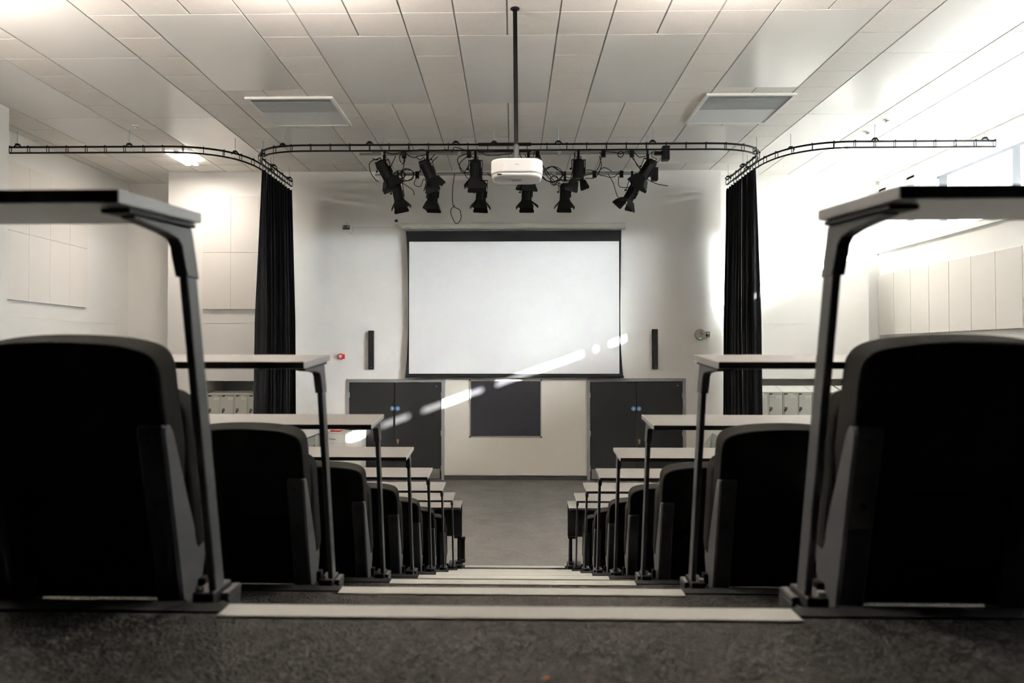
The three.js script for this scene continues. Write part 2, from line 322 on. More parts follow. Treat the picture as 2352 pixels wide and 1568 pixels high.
// ------------------------------------------------------------------ stepped seating: eight carpeted tiers, turned 0.38 degrees against the room
const PITCH = 0.95, RISE = 0.267, NOSE = 1.45, TURN = -0.0066, AISLE = -0.018;
const tierY = (n) => EYE - 0.503 - RISE * (n - 1);
function seatAt(xa, y, D) { return [xa + AISLE + 0.0066 * D, y, -D]; }
for (let n = 1; n <= 8; n++) {
  const y = tierY(n), D1 = NOSE + PITCH * (n - 1) + (n === 8 ? 0.09 : 0), D0 = n === 1 ? -0.9 : NOSE + PITCH * (n - 2);
  const t = struct('tier_floor', uvm(box(-6.3, 6.3, 0, y, 0, D1 - D0 - 0.004).translate(0, 0, 0)), mat.carpet);
  t.position.set(...seatAt(0, 0, D1)); t.rotation.y = TURN;
  mesh('nosing', rbox(-0.5545, 0.5545, y - 0.004, y + 0.005, 0.066, 0.0, 0.003), mat.nosing, t);
  mesh('shaded_lip', box(-0.5545, 0.5545, y - 0.04, y + 0.002, 0.0, -0.006), mat.darkMetal, t);  // lip coloured dark to stand in for the shade below the nosing
  mesh('edge_strip', [box(-6.3, -0.556, y - 0.05, y + 0.004, 0.04, -0.008), box(0.556, 6.3, y - 0.05, y + 0.004, 0.04, -0.008)], mat.edgeDark, t);
  if (n < 8) mesh('seat_rail', [rbox(-6.25, -0.66, y - 0.085, y - 0.005, -0.012, -0.05, 0.003), rbox(0.66, 6.25, y - 0.085, y - 0.005, -0.012, -0.05, 0.003), rbox(-6.25, -0.66, y - 0.03, y + 0.012, -0.135, -0.165, 0.003), rbox(0.66, 6.25, y - 0.03, y + 0.012, -0.135, -0.165, 0.003)], mat.shell, t);
}
{ // the crumb on the carpet of the top tier
  const c = mesh('crumb', new THREE.DodecahedronGeometry(0.0042, 0).scale(1.2, 0.7, 1).translate(0, 0.0025, 0), mat.orange);
  c.position.set(...seatAt(0.065, tierY(1), 1.135)); tag(c, 'tiny orange crumb lying on the brown carpet of the top tier', 'crumb');
}

// desks: each row of one side is one long desk on leaning posts
const DESK_LEN = 5.35, ord = ['first', 'second', 'third', 'fourth', 'fifth', 'sixth', 'seventh', 'eighth'];
function makeDesk(s) { // s = -1 away from the windows, +1 on the window side; origin at the aisle centre, tier level, nosing edge
  const t = new THREE.Group();
  const X = (a, b) => (s > 0 ? [a, b] : [-b, -a]);
  const zd = (D) => -(D - NOSE);
  const slab = (x0, x1, z0, z1, y0, y1, r) => rbox(...X(x0, x1), y0, y1, z0, z1, r).rotateX(0.068).translate(0, 0.7465, zd(1.2095));
  mesh('desk_top', uvm(slab(0.5735, 0.572 + DESK_LEN, -0.1415, 0.1415, -0.0095, 0.0095, 0.0015)), mat.laminate, t);
  mesh('underside', slab(0.5745, 0.571 + DESK_LEN, -0.1405, 0.1405, -0.0105, -0.0085, 0.0008), mat.underLam, t);
  mesh('shaded_edge', slab(0.5725, 0.572 + DESK_LEN, 0.1405, 0.1432, -0.0094, 0.0094, 0.0008), mat.shadedEdging, t);  // shade of this edge put into a darker colour than the end band
  mesh('edge_band', slab(0.572, 0.5745, -0.143, 0.143, -0.0092, 0.0092, 0.0008), mat.edging, t);
  const near = (y) => 1.4885 - 0.226 * y, far = (y) => 1.5315 - 0.226 * y, P2 = (l) => l.map(([D, y]) => [zd(D), y]);
  const legG = zext(P2([[far(-0.03), -0.03], [far(0.66), 0.66], [near(0.66), 0.66], [near(-0.03), -0.03]]), 0, 0.016, 0.002);
  const elbowG = zext(P2([[far(0.645) + 0.003, 0.645], [1.362, 0.722], [1.356, 0.737], [1.15, 0.7245], [1.15, 0.7185], [1.262, 0.7135], [1.30, 0.7085], [1.316, 0.697], [1.322, 0.68], [near(0.645) - 0.004, 0.645]]), -0.003, 0.021, 0.002);
  const armG = rbox(-0.012, 0.034, -0.004, 0.004, -0.118, 0.118, 0.002).rotateX(0.068).translate(0, 0.7325, zd(1.234));
  const footG = M([rbox(-0.012, 0.045, -0.062, -0.006, zd(1.565), zd(1.462), 0.004), rbox(-0.002, 0.042, -0.01, 0.02, zd(1.56), zd(1.465), 0.004)]);
  const railG = M([rbox(-0.016, 0.0, -0.052, 0.008, zd(1.575), zd(1.505), 0.002), box(-0.0175, -0.015, -0.012, -0.006, zd(1.574), zd(1.508)), box(-0.0175, -0.015, 0.0, 0.004, zd(1.574), zd(1.508))]);
  const boltG = cyl(0.008, 0.008, 0.012, 8).translate(0.033, 0.022, zd(1.482));
  for (let x = 0.594; x < 0.572 + DESK_LEN; x += 1.28) {
    const leg = mesh('leg', legG.clone().translate(s > 0 ? x : -x - 0.016, 0, 0), mat.powder, t);
    const at = (g) => { const c = g.clone(); if (s < 0) { c.scale(-1, 1, 1); flip(c); } return c.translate(s * x, 0, 0); };
    mesh('elbow', at(elbowG), mat.powder, leg); mesh('arm_bracket', at(armG), mat.blackMetal, leg);
    mesh('foot', at(footG), mat.blackMetal, leg); mesh('rail', at(railG), mat.darkMetal, leg); mesh('bolt', at(boltG), mat.steel, leg);
  }
  return t;
}
function flip(g) { // turn the faces of a mirrored geometry round
  const a = g.attributes; for (const k of Object.keys(a)) { const at = a[k], n = at.itemSize; for (let i = 0; i < at.count; i += 3) for (let j = 0; j < n; j++) { const p = at.array[(i + 1) * n + j]; at.array[(i + 1) * n + j] = at.array[(i + 2) * n + j]; at.array[(i + 2) * n + j] = p; } }
}
const sideWord = { '-1': 'on the side away from the windows', 1: 'on the window side' };
const proto = { '-1': makeDesk(-1), 1: makeDesk(1) };
for (const s of [-1, 1]) for (let n = 1; n <= 8; n++) {
  const d = n === 1 ? proto[s] : proto[s].clone();
  d.name = numbered('bench_desk'); scene.add(d); d.position.set(...seatAt(0, tierY(n), NOSE + PITCH * (n - 1))); d.rotation.y = TURN;
  tag(d, n === 1 ? `grey desk above eye level on black posts, ${sideWord[s]}` : n === 8 ? `lowest grey desk with black front panel, ${sideWord[s]}` : `grey desk on black posts, ${ord[n - 1]} row down ${sideWord[s]}`, 'desk', 'long desks of the stepped rows');
  if (n === 8) { // the lowest desk has a front panel and its own stand
    const X = (a, b) => (s > 0 ? [a, b] : [-b, -a]), zd = (D) => -(D - NOSE);
    mesh('modesty_panel', rbox(...X(0.575, 0.572 + DESK_LEN), 0.38, 0.735, zd(1.352), zd(1.334), 0.003), mat.blackMetal, d);
    mesh('stand', [rbox(...X(0.60, 0.625), 0.10, 0.38, zd(1.36), zd(1.335), 0.003), rbox(...X(0.58, 0.66), 0.36, 0.385, zd(1.38), zd(1.32), 0.003), rbox(...X(0.572, 0.72), -0.02, 0.085, zd(1.46), zd(1.26), 0.004), rbox(...X(0.585, 0.64), 0.085, 0.11, zd(1.39), zd(1.31), 0.004)], mat.blackMetal, d);
    if (s < 0) mesh('latch', [rbox(-0.595, -0.545, 0.13, 0.37, zd(1.39), zd(1.33), 0.01), rbox(-0.60, -0.54, 0.34, 0.36, zd(1.40), zd(1.32), 0.006), rbox(-0.59, -0.54, 0.09, 0.125, zd(1.41), zd(1.33), 0.01)], mat.lampBlack, d);
  }
}

// tip-up seats along the aisle, folded; each hangs on the nosing of the tier behind it
function makeSeat() {
  const t = new THREE.Group(), hw = 0.205;
  const back = new THREE.Shape();
  back.moveTo(-hw + 0.006, 0.232); back.lineTo(hw - 0.006, 0.232); back.lineTo(hw, 0.30); back.lineTo(hw, 0.462);
  back.bezierCurveTo(hw, 0.51, hw - 0.02, 0.520, hw - 0.055, 0.5285); back.bezierCurveTo(0.08, 0.5445, -0.08, 0.5445, -hw + 0.055, 0.5285); back.bezierCurveTo(-hw + 0.02, 0.520, -hw, 0.51, -hw, 0.462); back.lineTo(-hw, 0.30); back.closePath();
  mesh('backrest', uvm(ext(back, 0.078, 0.008, 3, 16).translate(0, 0, -0.078).rotateX(0.245).translate(0, 0, -0.078)), mat.fabric, t);
  const seat = new THREE.Shape();
  seat.moveTo(-0.17, 0.0); seat.lineTo(0.17, 0.0); seat.quadraticCurveTo(0.208, 0.02, 0.21, 0.09); seat.lineTo(0.21, 0.345); seat.quadraticCurveTo(0.21, 0.40, 0.155, 0.402); seat.lineTo(-0.155, 0.402); seat.quadraticCurveTo(-0.21, 0.40, -0.21, 0.345); seat.lineTo(-0.21, 0.09); seat.quadraticCurveTo(-0.208, 0.02, -0.17, 0.0);
  const pan = mesh('seat', uvm(ext(seat, 0.085, 0.022, 4, 12).translate(0, 0.0, -0.085).rotateX(0.22).translate(0, 0.022, -0.135)), mat.fabric, t);
  const under = new THREE.Shape(); under.moveTo(-0.155, 0.0); under.lineTo(0.155, 0.0); under.lineTo(0.16, 0.2); under.lineTo(-0.16, 0.2); under.closePath();
  mesh('under_shell', ext(under, 0.03, 0.006, 2).translate(0, 0, -0.03).rotateX(0.22).translate(0, 0.02, -0.108), mat.shell, pan);
  const z = (D) => -(D - NOSE);
  const prof = [[1.528, -0.05], [1.518, 0], [1.432, 0.345], [1.434, 0.358], [1.446, 0.366], [1.462, 0.362], [1.477, 0.345], [1.583, 0.118], [1.604, 0.108], [1.626, 0.095], [1.634, 0.06], [1.622, 0.02], [1.612, -0.02], [1.61, -0.05]].map(([D, y]) => [z(D), y]);
  const frameG = zext(prof, 0, 0.058, 0.006);
  for (const s of [-1, 1]) {
    const f = mesh('side_frame', frameG.clone().translate(s > 0 ? 0.148 : -0.206, 0, 0), mat.powder, t);
    mesh('bolt', [cyl(0.006, 0.006, 0.006, 8).rotateX(Math.PI / 2).translate(s * 0.178, 0.33, z(1.430)), cyl(0.006, 0.006, 0.006, 8).rotateX(Math.PI / 2).translate(s * 0.178, 0.2, z(1.462))], mat.darkMetal, f);
    mesh('foot', rbox(s * 0.14, s * 0.212, -0.075, -0.02, z(1.6), z(1.475), 0.004), mat.blackMetal, f);
  }
  mesh('base_rail', [rbox(-0.22, 0.22, -0.075, -0.022, z(1.525), z(1.478), 0.003), rbox(-0.22, 0.22, -0.062, -0.04, z(1.60), z(1.56), 0.003)], mat.blackMetal, t);
  mesh('cross_bar', bar([-0.16, 0.012, z(1.60)], [0.16, 0.012, z(1.60)], 0.011), mat.blackMetal, t);
  for (const x of [-0.07, -0.02, 0.16]) mesh('bolt', cyl(0.007, 0.007, 0.012, 8).translate(x, -0.018, z(1.50)), mat.steel, t);
  return t;
}
const seatProto = makeSeat();
let firstSeat = true;
for (const s of [-1, 1]) for (let n = 1; n <= 7; n++) {
  const c = firstSeat ? seatProto : seatProto.clone(); firstSeat = false;
  c.name = numbered('tip_up_seat'); scene.add(c); c.position.set(...seatAt(s * 0.882, tierY(n), NOSE + PITCH * (n - 1))); c.rotation.y = TURN;
  tag(c, `folded black seat at the aisle, ${ord[n - 1]} down ${sideWord[s]}`, 'chair', 'folded tip-up seats at the aisle');
}

// ------------------------------------------------------------------ projection screen, board and fittings on the front wall
{
  const z = -15.24, k = 0.9942, Y = (y) => EYE + (y - EYE) * k;
  const t = thing('projection_screen', 'large white roll-down projection screen with black border on the front wall', 'screen', [0, 0, z]);
  const xs = [-2.154 * k, 2.255 * k], yb = Y(2.232), yt = Y(5.008), yT = Y(5.235);
  const o = new THREE.Shape(); o.moveTo(-2.232 * k, yb - 0.06); o.lineTo(2.335 * k, yb - 0.06); o.quadraticCurveTo(2.268 * k, yb + 0.55, 2.278 * k, 3.68); o.quadraticCurveTo(2.29 * k, 4.8, 2.305 * k, yT); o.lineTo(-2.226 * k, yT); o.quadraticCurveTo(-2.18 * k, 4.8, -2.176 * k, 3.68); o.quadraticCurveTo(-2.165 * k, yb + 0.55, -2.232 * k, yb - 0.06);
  o.holes.push(holeOf(xs[0], xs[1], yb, yt));
  mesh('border', ext(o, 0.004, 0, 1, 20), mat.screenBlack, t);
  mesh('screen_fabric', box(xs[0] - 0.004, xs[1] + 0.004, yb - 0.004, yt + 0.004, 0.0, 0.003), mat.screenWhite, t);
  const W = [-2.305 * k, 2.372 * k], cy = Y(5.335);
  mesh('housing', cyl(0.066, 0.066, W[1] - W[0], 28).rotateZ(Math.PI / 2).scale(1, 1, 1).translate((W[0] + W[1]) / 2, cy, -0.02), mat.whiteCase, t);
  for (const [x, n] of [[W[0], -1], [W[1], 1]]) mesh('end_cap', cyl(0.07, 0.07, 0.014, 28).rotateZ(Math.PI / 2).translate(x + n * 0.007, cy, -0.02), mat.whiteCase, t);
  mesh('bottom_bar', rbox(-2.232 * k, 2.345 * k, yb - 0.085, yb - 0.035, -0.02, 0.022, 0.008), mat.screenBlack, t);
  mesh('badge', box(W[0] + 0.06, W[0] + 0.17, cy - 0.045, cy - 0.03, 0.036, 0.0415), mat.greyBoard, t);
}
{
  const t = thing('pin_board', 'dark grey pin board in a thin aluminium frame below the screen', 'notice board', [0, 0, -WF + 0.014]);
  const x0 = -0.875, x1 = 0.625, y0 = 0.905, y1 = 2.095;
  mesh('board', box(x0 + 0.01, x1 - 0.01, y0 + 0.01, y1 - 0.01, 0, 0.014), mat.pin, t);
  for (const g of [rbox(x0, x0 + 0.022, y0, y1, 0, 0.024, 0.003), rbox(x1 - 0.022, x1, y0, y1, 0, 0.024, 0.003), rbox(x0 + 0.022, x1 - 0.022, y1 - 0.022, y1, 0, 0.024, 0.003), rbox(x0 + 0.022, x1 - 0.022, y0, y0 + 0.022, 0, 0.024, 0.003)]) mesh('frame', g, mat.alu, t);
  for (const x of [x0, x1]) for (const y of [y0, y1]) mesh('corner', rbox(x - 0.014, x + 0.014, y - 0.014, y + 0.014, 0, 0.028, 0.004), mat.darkMetal, t);
}
function columnSpeaker(x0, x1, y0, y1, label) {
  const t = thing('column_speaker', label, 'speaker', [(x0 + x1) / 2, y0, -WF]), w = (x1 - x0) / 2, h = y1 - y0;
  mesh('body', rbox(-w, w, 0, h, 0.02, 0.105, 0.006), mat.blackMetal, t);
  mesh('grille', rbox(-w + 0.012, w - 0.012, 0.02, h - 0.02, 0.1, 0.112, 0.005), mat.screenBlack, t);
  mesh('trim', rbox(w - 0.006, w + 0.002, 0.004, h - 0.004, 0.03, 0.1, 0.002), mat.darkMetal, t);
  mesh('bracket', [box(-0.02, 0.02, 0.1, 0.16, 0, 0.03), box(-0.02, 0.02, h - 0.16, h - 0.1, 0, 0.03)], mat.darkMetal, t);
  mesh('badge', cyl(0.006, 0.006, 0.004, 10).rotateX(Math.PI / 2).translate(0.012, 0.04, 0.113), mat.steel, t);
}
columnSpeaker(-3.005, -2.895, 2.32, 3.135, 'slim black column loudspeaker on the wall beside the red alarm');
columnSpeaker(2.94, 3.05, 2.33, 3.165, 'slim black column loudspeaker on the wall near the round access point');
{
  const t = thing('fire_alarm', 'round red fire alarm sounder with clear dome on white wall', 'alarm', [-3.605, 2.59, -WF]);
  mesh('base', [cyl(0.062, 0.066, 0.03, 24).rotateX(Math.PI / 2).translate(0, 0, 0.015), rbox(0.02, 0.085, -0.05, 0.05, 0, 0.03, 0.008)], mat.red, t);
  mesh('ring', new THREE.TorusGeometry(0.048, 0.014, 10, 28).translate(0, 0, 0.06), mat.red, t);
  mesh('body', cyl(0.05, 0.06, 0.04, 24).rotateX(Math.PI / 2).translate(0, 0, 0.045), mat.red, t);
  mesh('dome', new THREE.SphereGeometry(0.042, 20, 12, 0, 6.3, 0, 1.57).rotateX(Math.PI / 2).translate(0, 0, 0.062), mat.lensClear, t);
}
{
  const t = thing('access_point', 'round grey wireless access point with green light on the wall', 'access point', [3.95, 3.055, -WF]);
  mesh('body', [new THREE.LatheGeometry([[0, 0.05], [0.085, 0.048], [0.108, 0.04], [0.119, 0.026], [0.12, 0.01], [0.112, 0]].map(([x, y]) => new THREE.Vector2(x, y)).reverse(), 36).rotateX(Math.PI / 2)], S({ color: lin(0.36, 0.35, 0.32), roughness: 0.35 }), t);
  mesh('status_light', [rbox(-0.018, 0.0, -0.085, -0.076, 0.047, 0.051, 0.002), rbox(0.0, 0.014, -0.094, -0.085, 0.046, 0.05, 0.002)], mat.ledGreen, t);
  mesh('badge', [box(0.0, 0.048, -0.004, 0.008, 0.049, 0.0515), box(-0.006, 0.016, 0.03, 0.05, 0.049, 0.0513)], mat.lockerLock, t);
  const o = thing('network_socket', 'small black network socket beside the round access point', 'socket', [4.11, 3.065, -WF]);
  mesh('plate', rbox(-0.042, 0.042, -0.05, 0.045, 0, 0.02, 0.004), mat.blackMetal, o);
  mesh('insert', [box(-0.03, 0.03, 0.0, 0.03, 0.018, 0.0225), box(-0.005, 0.03, -0.03, -0.014, 0.018, 0.0225)], mat.plate, o);
  mesh('lead', tube([[-0.02, -0.05, 0.012], [-0.025, -0.09, 0.014], [-0.045, -0.12, 0.014]], 0.005, 16), mat.lockerLock, o);
}
{
  const t = thing('socket_plate', 'black double socket plate high on the wall with looped white lead', 'socket', [-3.5, 5.325, -WF]);
  mesh('plate', rbox(-0.075, 0.075, -0.045, 0.045, 0, 0.014, 0.004), mat.blackMetal, t);
  mesh('insert', [rbox(-0.062, -0.042, 0.005, 0.028, 0.012, 0.018, 0.002), rbox(0.042, 0.062, 0.005, 0.028, 0.012, 0.018, 0.002), rbox(0.012, 0.028, -0.01, 0.012, 0.012, 0.02, 0.002)], mat.plate, t);
  mesh('notice', box(-0.03, 0.05, 0.06, 0.11, 0, 0.002), mat.plate, t);
  mesh('lead', tube([[0.02, -0.045, 0.015], [0.03, -0.1, 0.015], [0.085, -0.145, 0.013], [0.135, -0.1, 0.013], [0.145, 0, 0.012]], 0.006, 24), mat.plate, t);
  mesh('conduit', box(0.075, 1.075, -0.008, 0.006, 0, 0.012), mat.plate, t);
  const h = thing('wall_sensor', 'small white wall sensor with dark display above the screen case', 'sensor', [-2.43, 5.36, -WF]);
  mesh('body', rbox(-0.042, 0.042, 0, 0.13, 0, 0.035, 0.005), mat.whitePlastic, h);
  mesh('display', rbox(-0.028, 0.024, 0.07, 0.122, 0.034, 0.038, 0.002), mat.screenBlack, h);
  mesh('stub', [box(-0.02, 0.03, -0.02, 0, 0.004, 0.02), box(0.02, 0.09, -0.035, -0.02, 0.004, 0.02)], mat.plate, h);
}

// ------------------------------------------------------------------ lockers in the two alcoves
function locker(x, D, pitch, H, slope, label) { // two columns wide, four doors high
  const t = thing('locker', label, 'locker', [x, 0.002, -D], 0, 'grey lockers along the front wall'), w = pitch * 2, d = 0.44;
  mesh('carcass', zext([[0, 0.05], [0, H - 0.012], [-d, H + slope - 0.012], [-d, 0.05]], 0.004, w - 0.004), mat.lockerBody, t);
  mesh('top', zext([[0.008, H - 0.022], [0.008, H], [-d, H + slope], [-d, H + slope - 0.012], [0, H - 0.022]], 0.002, w - 0.002, 0.001), mat.lockerDoor, t);
  mesh('plinth', box(0.01, w - 0.01, 0, 0.05, -0.03, -d), mat.darkMetal, t);
  const h = (H - 0.13) / 4;
  for (let c = 0; c < 2; c++) {
    for (let r = 0; r < 4; r++) {
      const y1 = H - 0.068 - h * r, y0 = y1 - h + 0.014, x0 = c * pitch + 0.025, x1 = (c + 1) * pitch - 0.025;
      const dr = mesh('door', rbox(x0, x1, y0, y1, 0.001, 0.014, 0.003), mat.lockerDoor, t);
      mesh('lock', [zext([[0.014, y1 - 0.30], [0.03, y1 - 0.29], [0.03, y1 - 0.245], [0.014, y1 - 0.24]], x0 + 0.014, x0 + 0.062), rbox(x0 + 0.002, x0 + 0.04, y1 - 0.335, y1 - 0.29, 0.012, 0.02, 0.003)], mat.lockerLock, dr);
      mesh('latch', cyl(0.009, 0.009, 0.01, 10).rotateX(Math.PI / 2).translate(x0 + 0.038, y1 - 0.265, 0.033), mat.steel, dr);
      mesh('number_plate', box(x1 - 0.112, x1 - 0.012, y1 - 0.055, y1 - 0.014, 0.013, 0.016), mat.plate, dr);
      mesh('number', box(x1 - 0.072, x1 - 0.04, y1 - 0.038, y1 - 0.032, 0.015, 0.0165), mat.lockerLock, dr);
    }
    mesh('maker_plate', ext(poly([[0, 0], [0.05, 0], [0.08, 0.032], [0, 0.032]]), 0.003).translate(c * pitch + 0.026, H - 0.06, 0.0), mat.lockerLock, t);
  }
  mesh('label_card', box(0.12, 0.22, H - 0.062, H - 0.028, 0, 0.003), mat.plate, t);
  return t;
}
const lw = ['grey two-column locker beside the black curtain, away from the windows', 'grey two-column locker in the alcove, second from the curtain', 'grey two-column locker in the alcove behind the lower desk posts'];
[-5.85 + 0.293 * 2, -5.85, -5.85 - 0.293 * 2].forEach((x, i) => { if (x > -6.6) locker(x, 15.36, 0.293, 1.80, 0.045, lw[i]); });
const rw = ['grey slope-topped locker half hidden by the window-side curtain', 'grey slope-topped locker next to the window-side curtain', 'grey slope-topped locker behind the leaning black desk post', 'grey slope-topped locker with a gap beside it'];
[4.99, 4.99 + 0.607, 4.99 + 1.214, 4.99 + 1.86].forEach((x, i) => locker(x, 15.2, 0.302, 1.86, 0.11, rw[i]));

// ------------------------------------------------------------------ floor furniture by the front wall
{
  const t = thing('storage_cabinet', 'white storage cabinet with drawers in front of the grey door', 'cabinet', [-3.87, 0, -15.3]);
  const W = 0.82, H = 1.05, d = 0.42, m = 0.47;
  mesh('carcass', rbox(0, W, 0, H - 0.02, 0, d - 0.018, 0.003), mat.cabinet, t);
  mesh('top', rbox(-0.006, W + 0.004, H - 0.02, H, 0, d + 0.004, 0.003), mat.cabinet, t);
  for (let i = 0; i < 2; i++) { const y1 = H - 0.045 - i * 0.185; const dr = mesh('drawer', rbox(0.008, m - 0.004, y1 - 0.178, y1, d - 0.018, d, 0.003), mat.cabinet, t); mesh('handle', tube([[0.15, y1 - 0.08, d], [0.17, y1 - 0.085, d + 0.025], [0.26, y1 - 0.095, d + 0.025], [0.28, y1 - 0.1, d]], 0.006, 14), mat.lockerLock, dr); }
  const dl = mesh('door', rbox(0.008, m - 0.004, 0.05, H - 0.42, d - 0.018, d, 0.003), mat.cabinet, t); mesh('handle', tube([[m - 0.05, 0.42, d], [m - 0.055, 0.40, d + 0.03], [m - 0.05, 0.28, d + 0.03], [m - 0.045, 0.26, d]], 0.006, 14), mat.lockerLock, dl);
  mesh('side_panel', rbox(m + 0.004, W - 0.004, 0.05, H - 0.03, d - 0.018, d + 0.002, 0.003), mat.cabinet, t);
  const r = thing('paper_tray', 'flat red tray on top of the white storage cabinet', 'tray', [-3.62, 1.05, -15.08]);
  mesh('tray', [rbox(-0.1, 0.1, 0, 0.008, -0.13, 0.13, 0.003), rbox(-0.1, 0.1, 0, 0.03, 0.122, 0.13, 0.003), rbox(-0.1, -0.092, 0, 0.03, -0.13, 0.13, 0.003), rbox(0.092, 0.1, 0, 0.03, -0.13, 0.13, 0.003)], mat.red, r);
}
{
  const t = thing('lectern', 'grey lectern with a sloping top standing below the black curtain', 'lectern', [-4.16, 0, -14.85]);
  mesh('body', ext(poly([[-0.22, 0.0], [0.22, 0.0], [0.22, 1.0], [-0.22, 0.84]]), 0.4, 0.004).translate(0, 0, -0.2), mat.greyBoard, t);
  mesh('top', ext(poly([[-0.235, 0.836], [0.235, 1.007], [0.229, 1.026], [-0.241, 0.855]]), 0.44, 0.003).translate(0, 0, -0.22), mat.laminate, t);
  mesh('cable', tube([[0.1, 0.62, 0.207], [0.15, 0.70, 0.214], [0.2, 0.82, 0.207]], 0.007, 10), mat.blackMetal, t);
}
{
  const t = thing('folded_board', 'pale grey folded board leaning on the wall below the curtain', 'board', [4.14, 0, -15.16]);
  mesh('board', ext(poly([[-0.2, 0], [0.2, 0], [0.2, 0.9], [0.02, 1.02], [-0.2, 0.72]]), 0.03, 0.003).rotateX(-0.1), mat.paleGreen, t);
  mesh('strut', bar([-0.18, 0.02, 0.04], [0.0, 0.95, -0.06], 0.012), mat.alu, t);
  const items = [['storage_tub', 'pale green plastic tub on the floor beside the grey doors', 'tub', 3.72, 0.13, 0.33, mat.paleGreen], ['paper_box', 'pale yellow cardboard box on the floor near the doors', 'box', 3.86, 0.09, 0.35, mat.paleYellow], ['copper_tin', 'shiny copper coloured tin on the floor by the wall', 'tin', 4.13, 0.13, 0.34, mat.copper]];
  for (const [n, l, c, x, w, h, m] of items) { const o = thing(n, l, c, [x, 0, -14.9]); mesh('body', rbox(-w / 2, w / 2, 0, h - 0.012, -0.1, 0.1, 0.008, 3), m, o); mesh('lid', rbox(-w / 2 - 0.004, w / 2 + 0.004, h - 0.014, h, -0.104, 0.104, 0.004), m, o); }
}

// ------------------------------------------------------------------ black curtains and their tracks
function curtain(s, x, D0, D1, label) { // hangs along the room in deep folds, stacked
  const t = thing('stage_curtain', label, 'curtain', [s * x, 0, 0]), U = 170, W = 26, yT = 6.03, yB = 0.06;
  const front = [], idx = [], pos = [];
  const ph = []; for (let i = 0; i < 30; i++) ph.push([rr(0.7, 1.25), rr(-0.5, 0.5)]);
  const point = (u, v) => {
    const f = u * 11, k = Math.floor(f), [a, b] = ph[Math.min(k, 29)];
    const open = 0.35 + 0.65 * Math.min(1, v * 2.2), fold = Math.sin(f * 2 * Math.PI + 0.7 * b * v) * 0.085 * open * a + Math.sin(f * 6.1 + b * 3 + v) * 0.02 * open;
    const lean = (0.5 - u) * 0.13 * v;
    return [-s * fold + s * lean * 1.0, yT + (yB - yT) * v, -(D0 + (D1 - D0) * u + 0.05 * Math.cos(f * 4 * Math.PI) * open)];
  };
  for (const off of [0, 1]) for (let j = 0; j <= W; j++) for (let i = 0; i <= U; i++) { const p = point(i / U, j / W); pos.push(p[0] + off * s * 0.012, p[1], p[2]); }
  const at = (o, i, j) => o * (U + 1) * (W + 1) + j * (U + 1) + i;
  for (let j = 0; j < W; j++) for (let i = 0; i < U; i++) for (const o of [0, 1]) {
    const q = [at(o, i, j), at(o, i + 1, j), at(o, i + 1, j + 1), at(o, i, j + 1)];
    if ((o === 0) === (s < 0)) idx.push(q[0], q[1], q[2], q[0], q[2], q[3]); else idx.push(q[0], q[2], q[1], q[0], q[3], q[2]);
  }
  const g = new THREE.BufferGeometry(); g.setAttribute('position', new THREE.Float32BufferAttribute(pos, 3)); g.setIndex(idx); g.computeVertexNormals();
  g.setAttribute('uv', new THREE.Float32BufferAttribute(new Float32Array(pos.length / 3 * 2), 2));
  mesh('drape', g, mat.velvet, t);
  // the pale lining turned out at the edge nearest the room
  const e = s > 0 ? 0.30 : 0.05, strip = [], si = [];
  for (let j = 0; j <= W; j++) { const v = j / W, p = point(e, v), w = (s > 0 ? 0.028 : 0.010) * Math.max(0, s > 0 ? (v < 0.03 ? v / 0.03 : 1 - v * 1.1) : 1 - v * 12); for (const q of [-w, w]) strip.push(p[0] - s * 0.05, p[1], p[2] + q); }
  for (let j = 0; j < W; j++) si.push(2 * j, 2 * j + 1, 2 * j + 3, 2 * j, 2 * j + 3, 2 * j + 2);
  const sg = new THREE.BufferGeometry(); sg.setAttribute('position', new THREE.Float32BufferAttribute(strip, 3)); sg.setIndex(si); sg.computeVertexNormals(); sg.setAttribute('uv', new THREE.Float32BufferAttribute(new Float32Array(strip.length / 3 * 2), 2));
  const lm = mat.velvetEdge; lm.side = THREE.DoubleSide; mesh('lining', sg, lm, t);
}
curtain(-1, 4.57, 13.3, 15.1, 'black stage curtain gathered in folds on the side away from windows');
curtain(1, 4.43, 13.3, 15.1, 'black stage curtain gathered in folds on the window side');

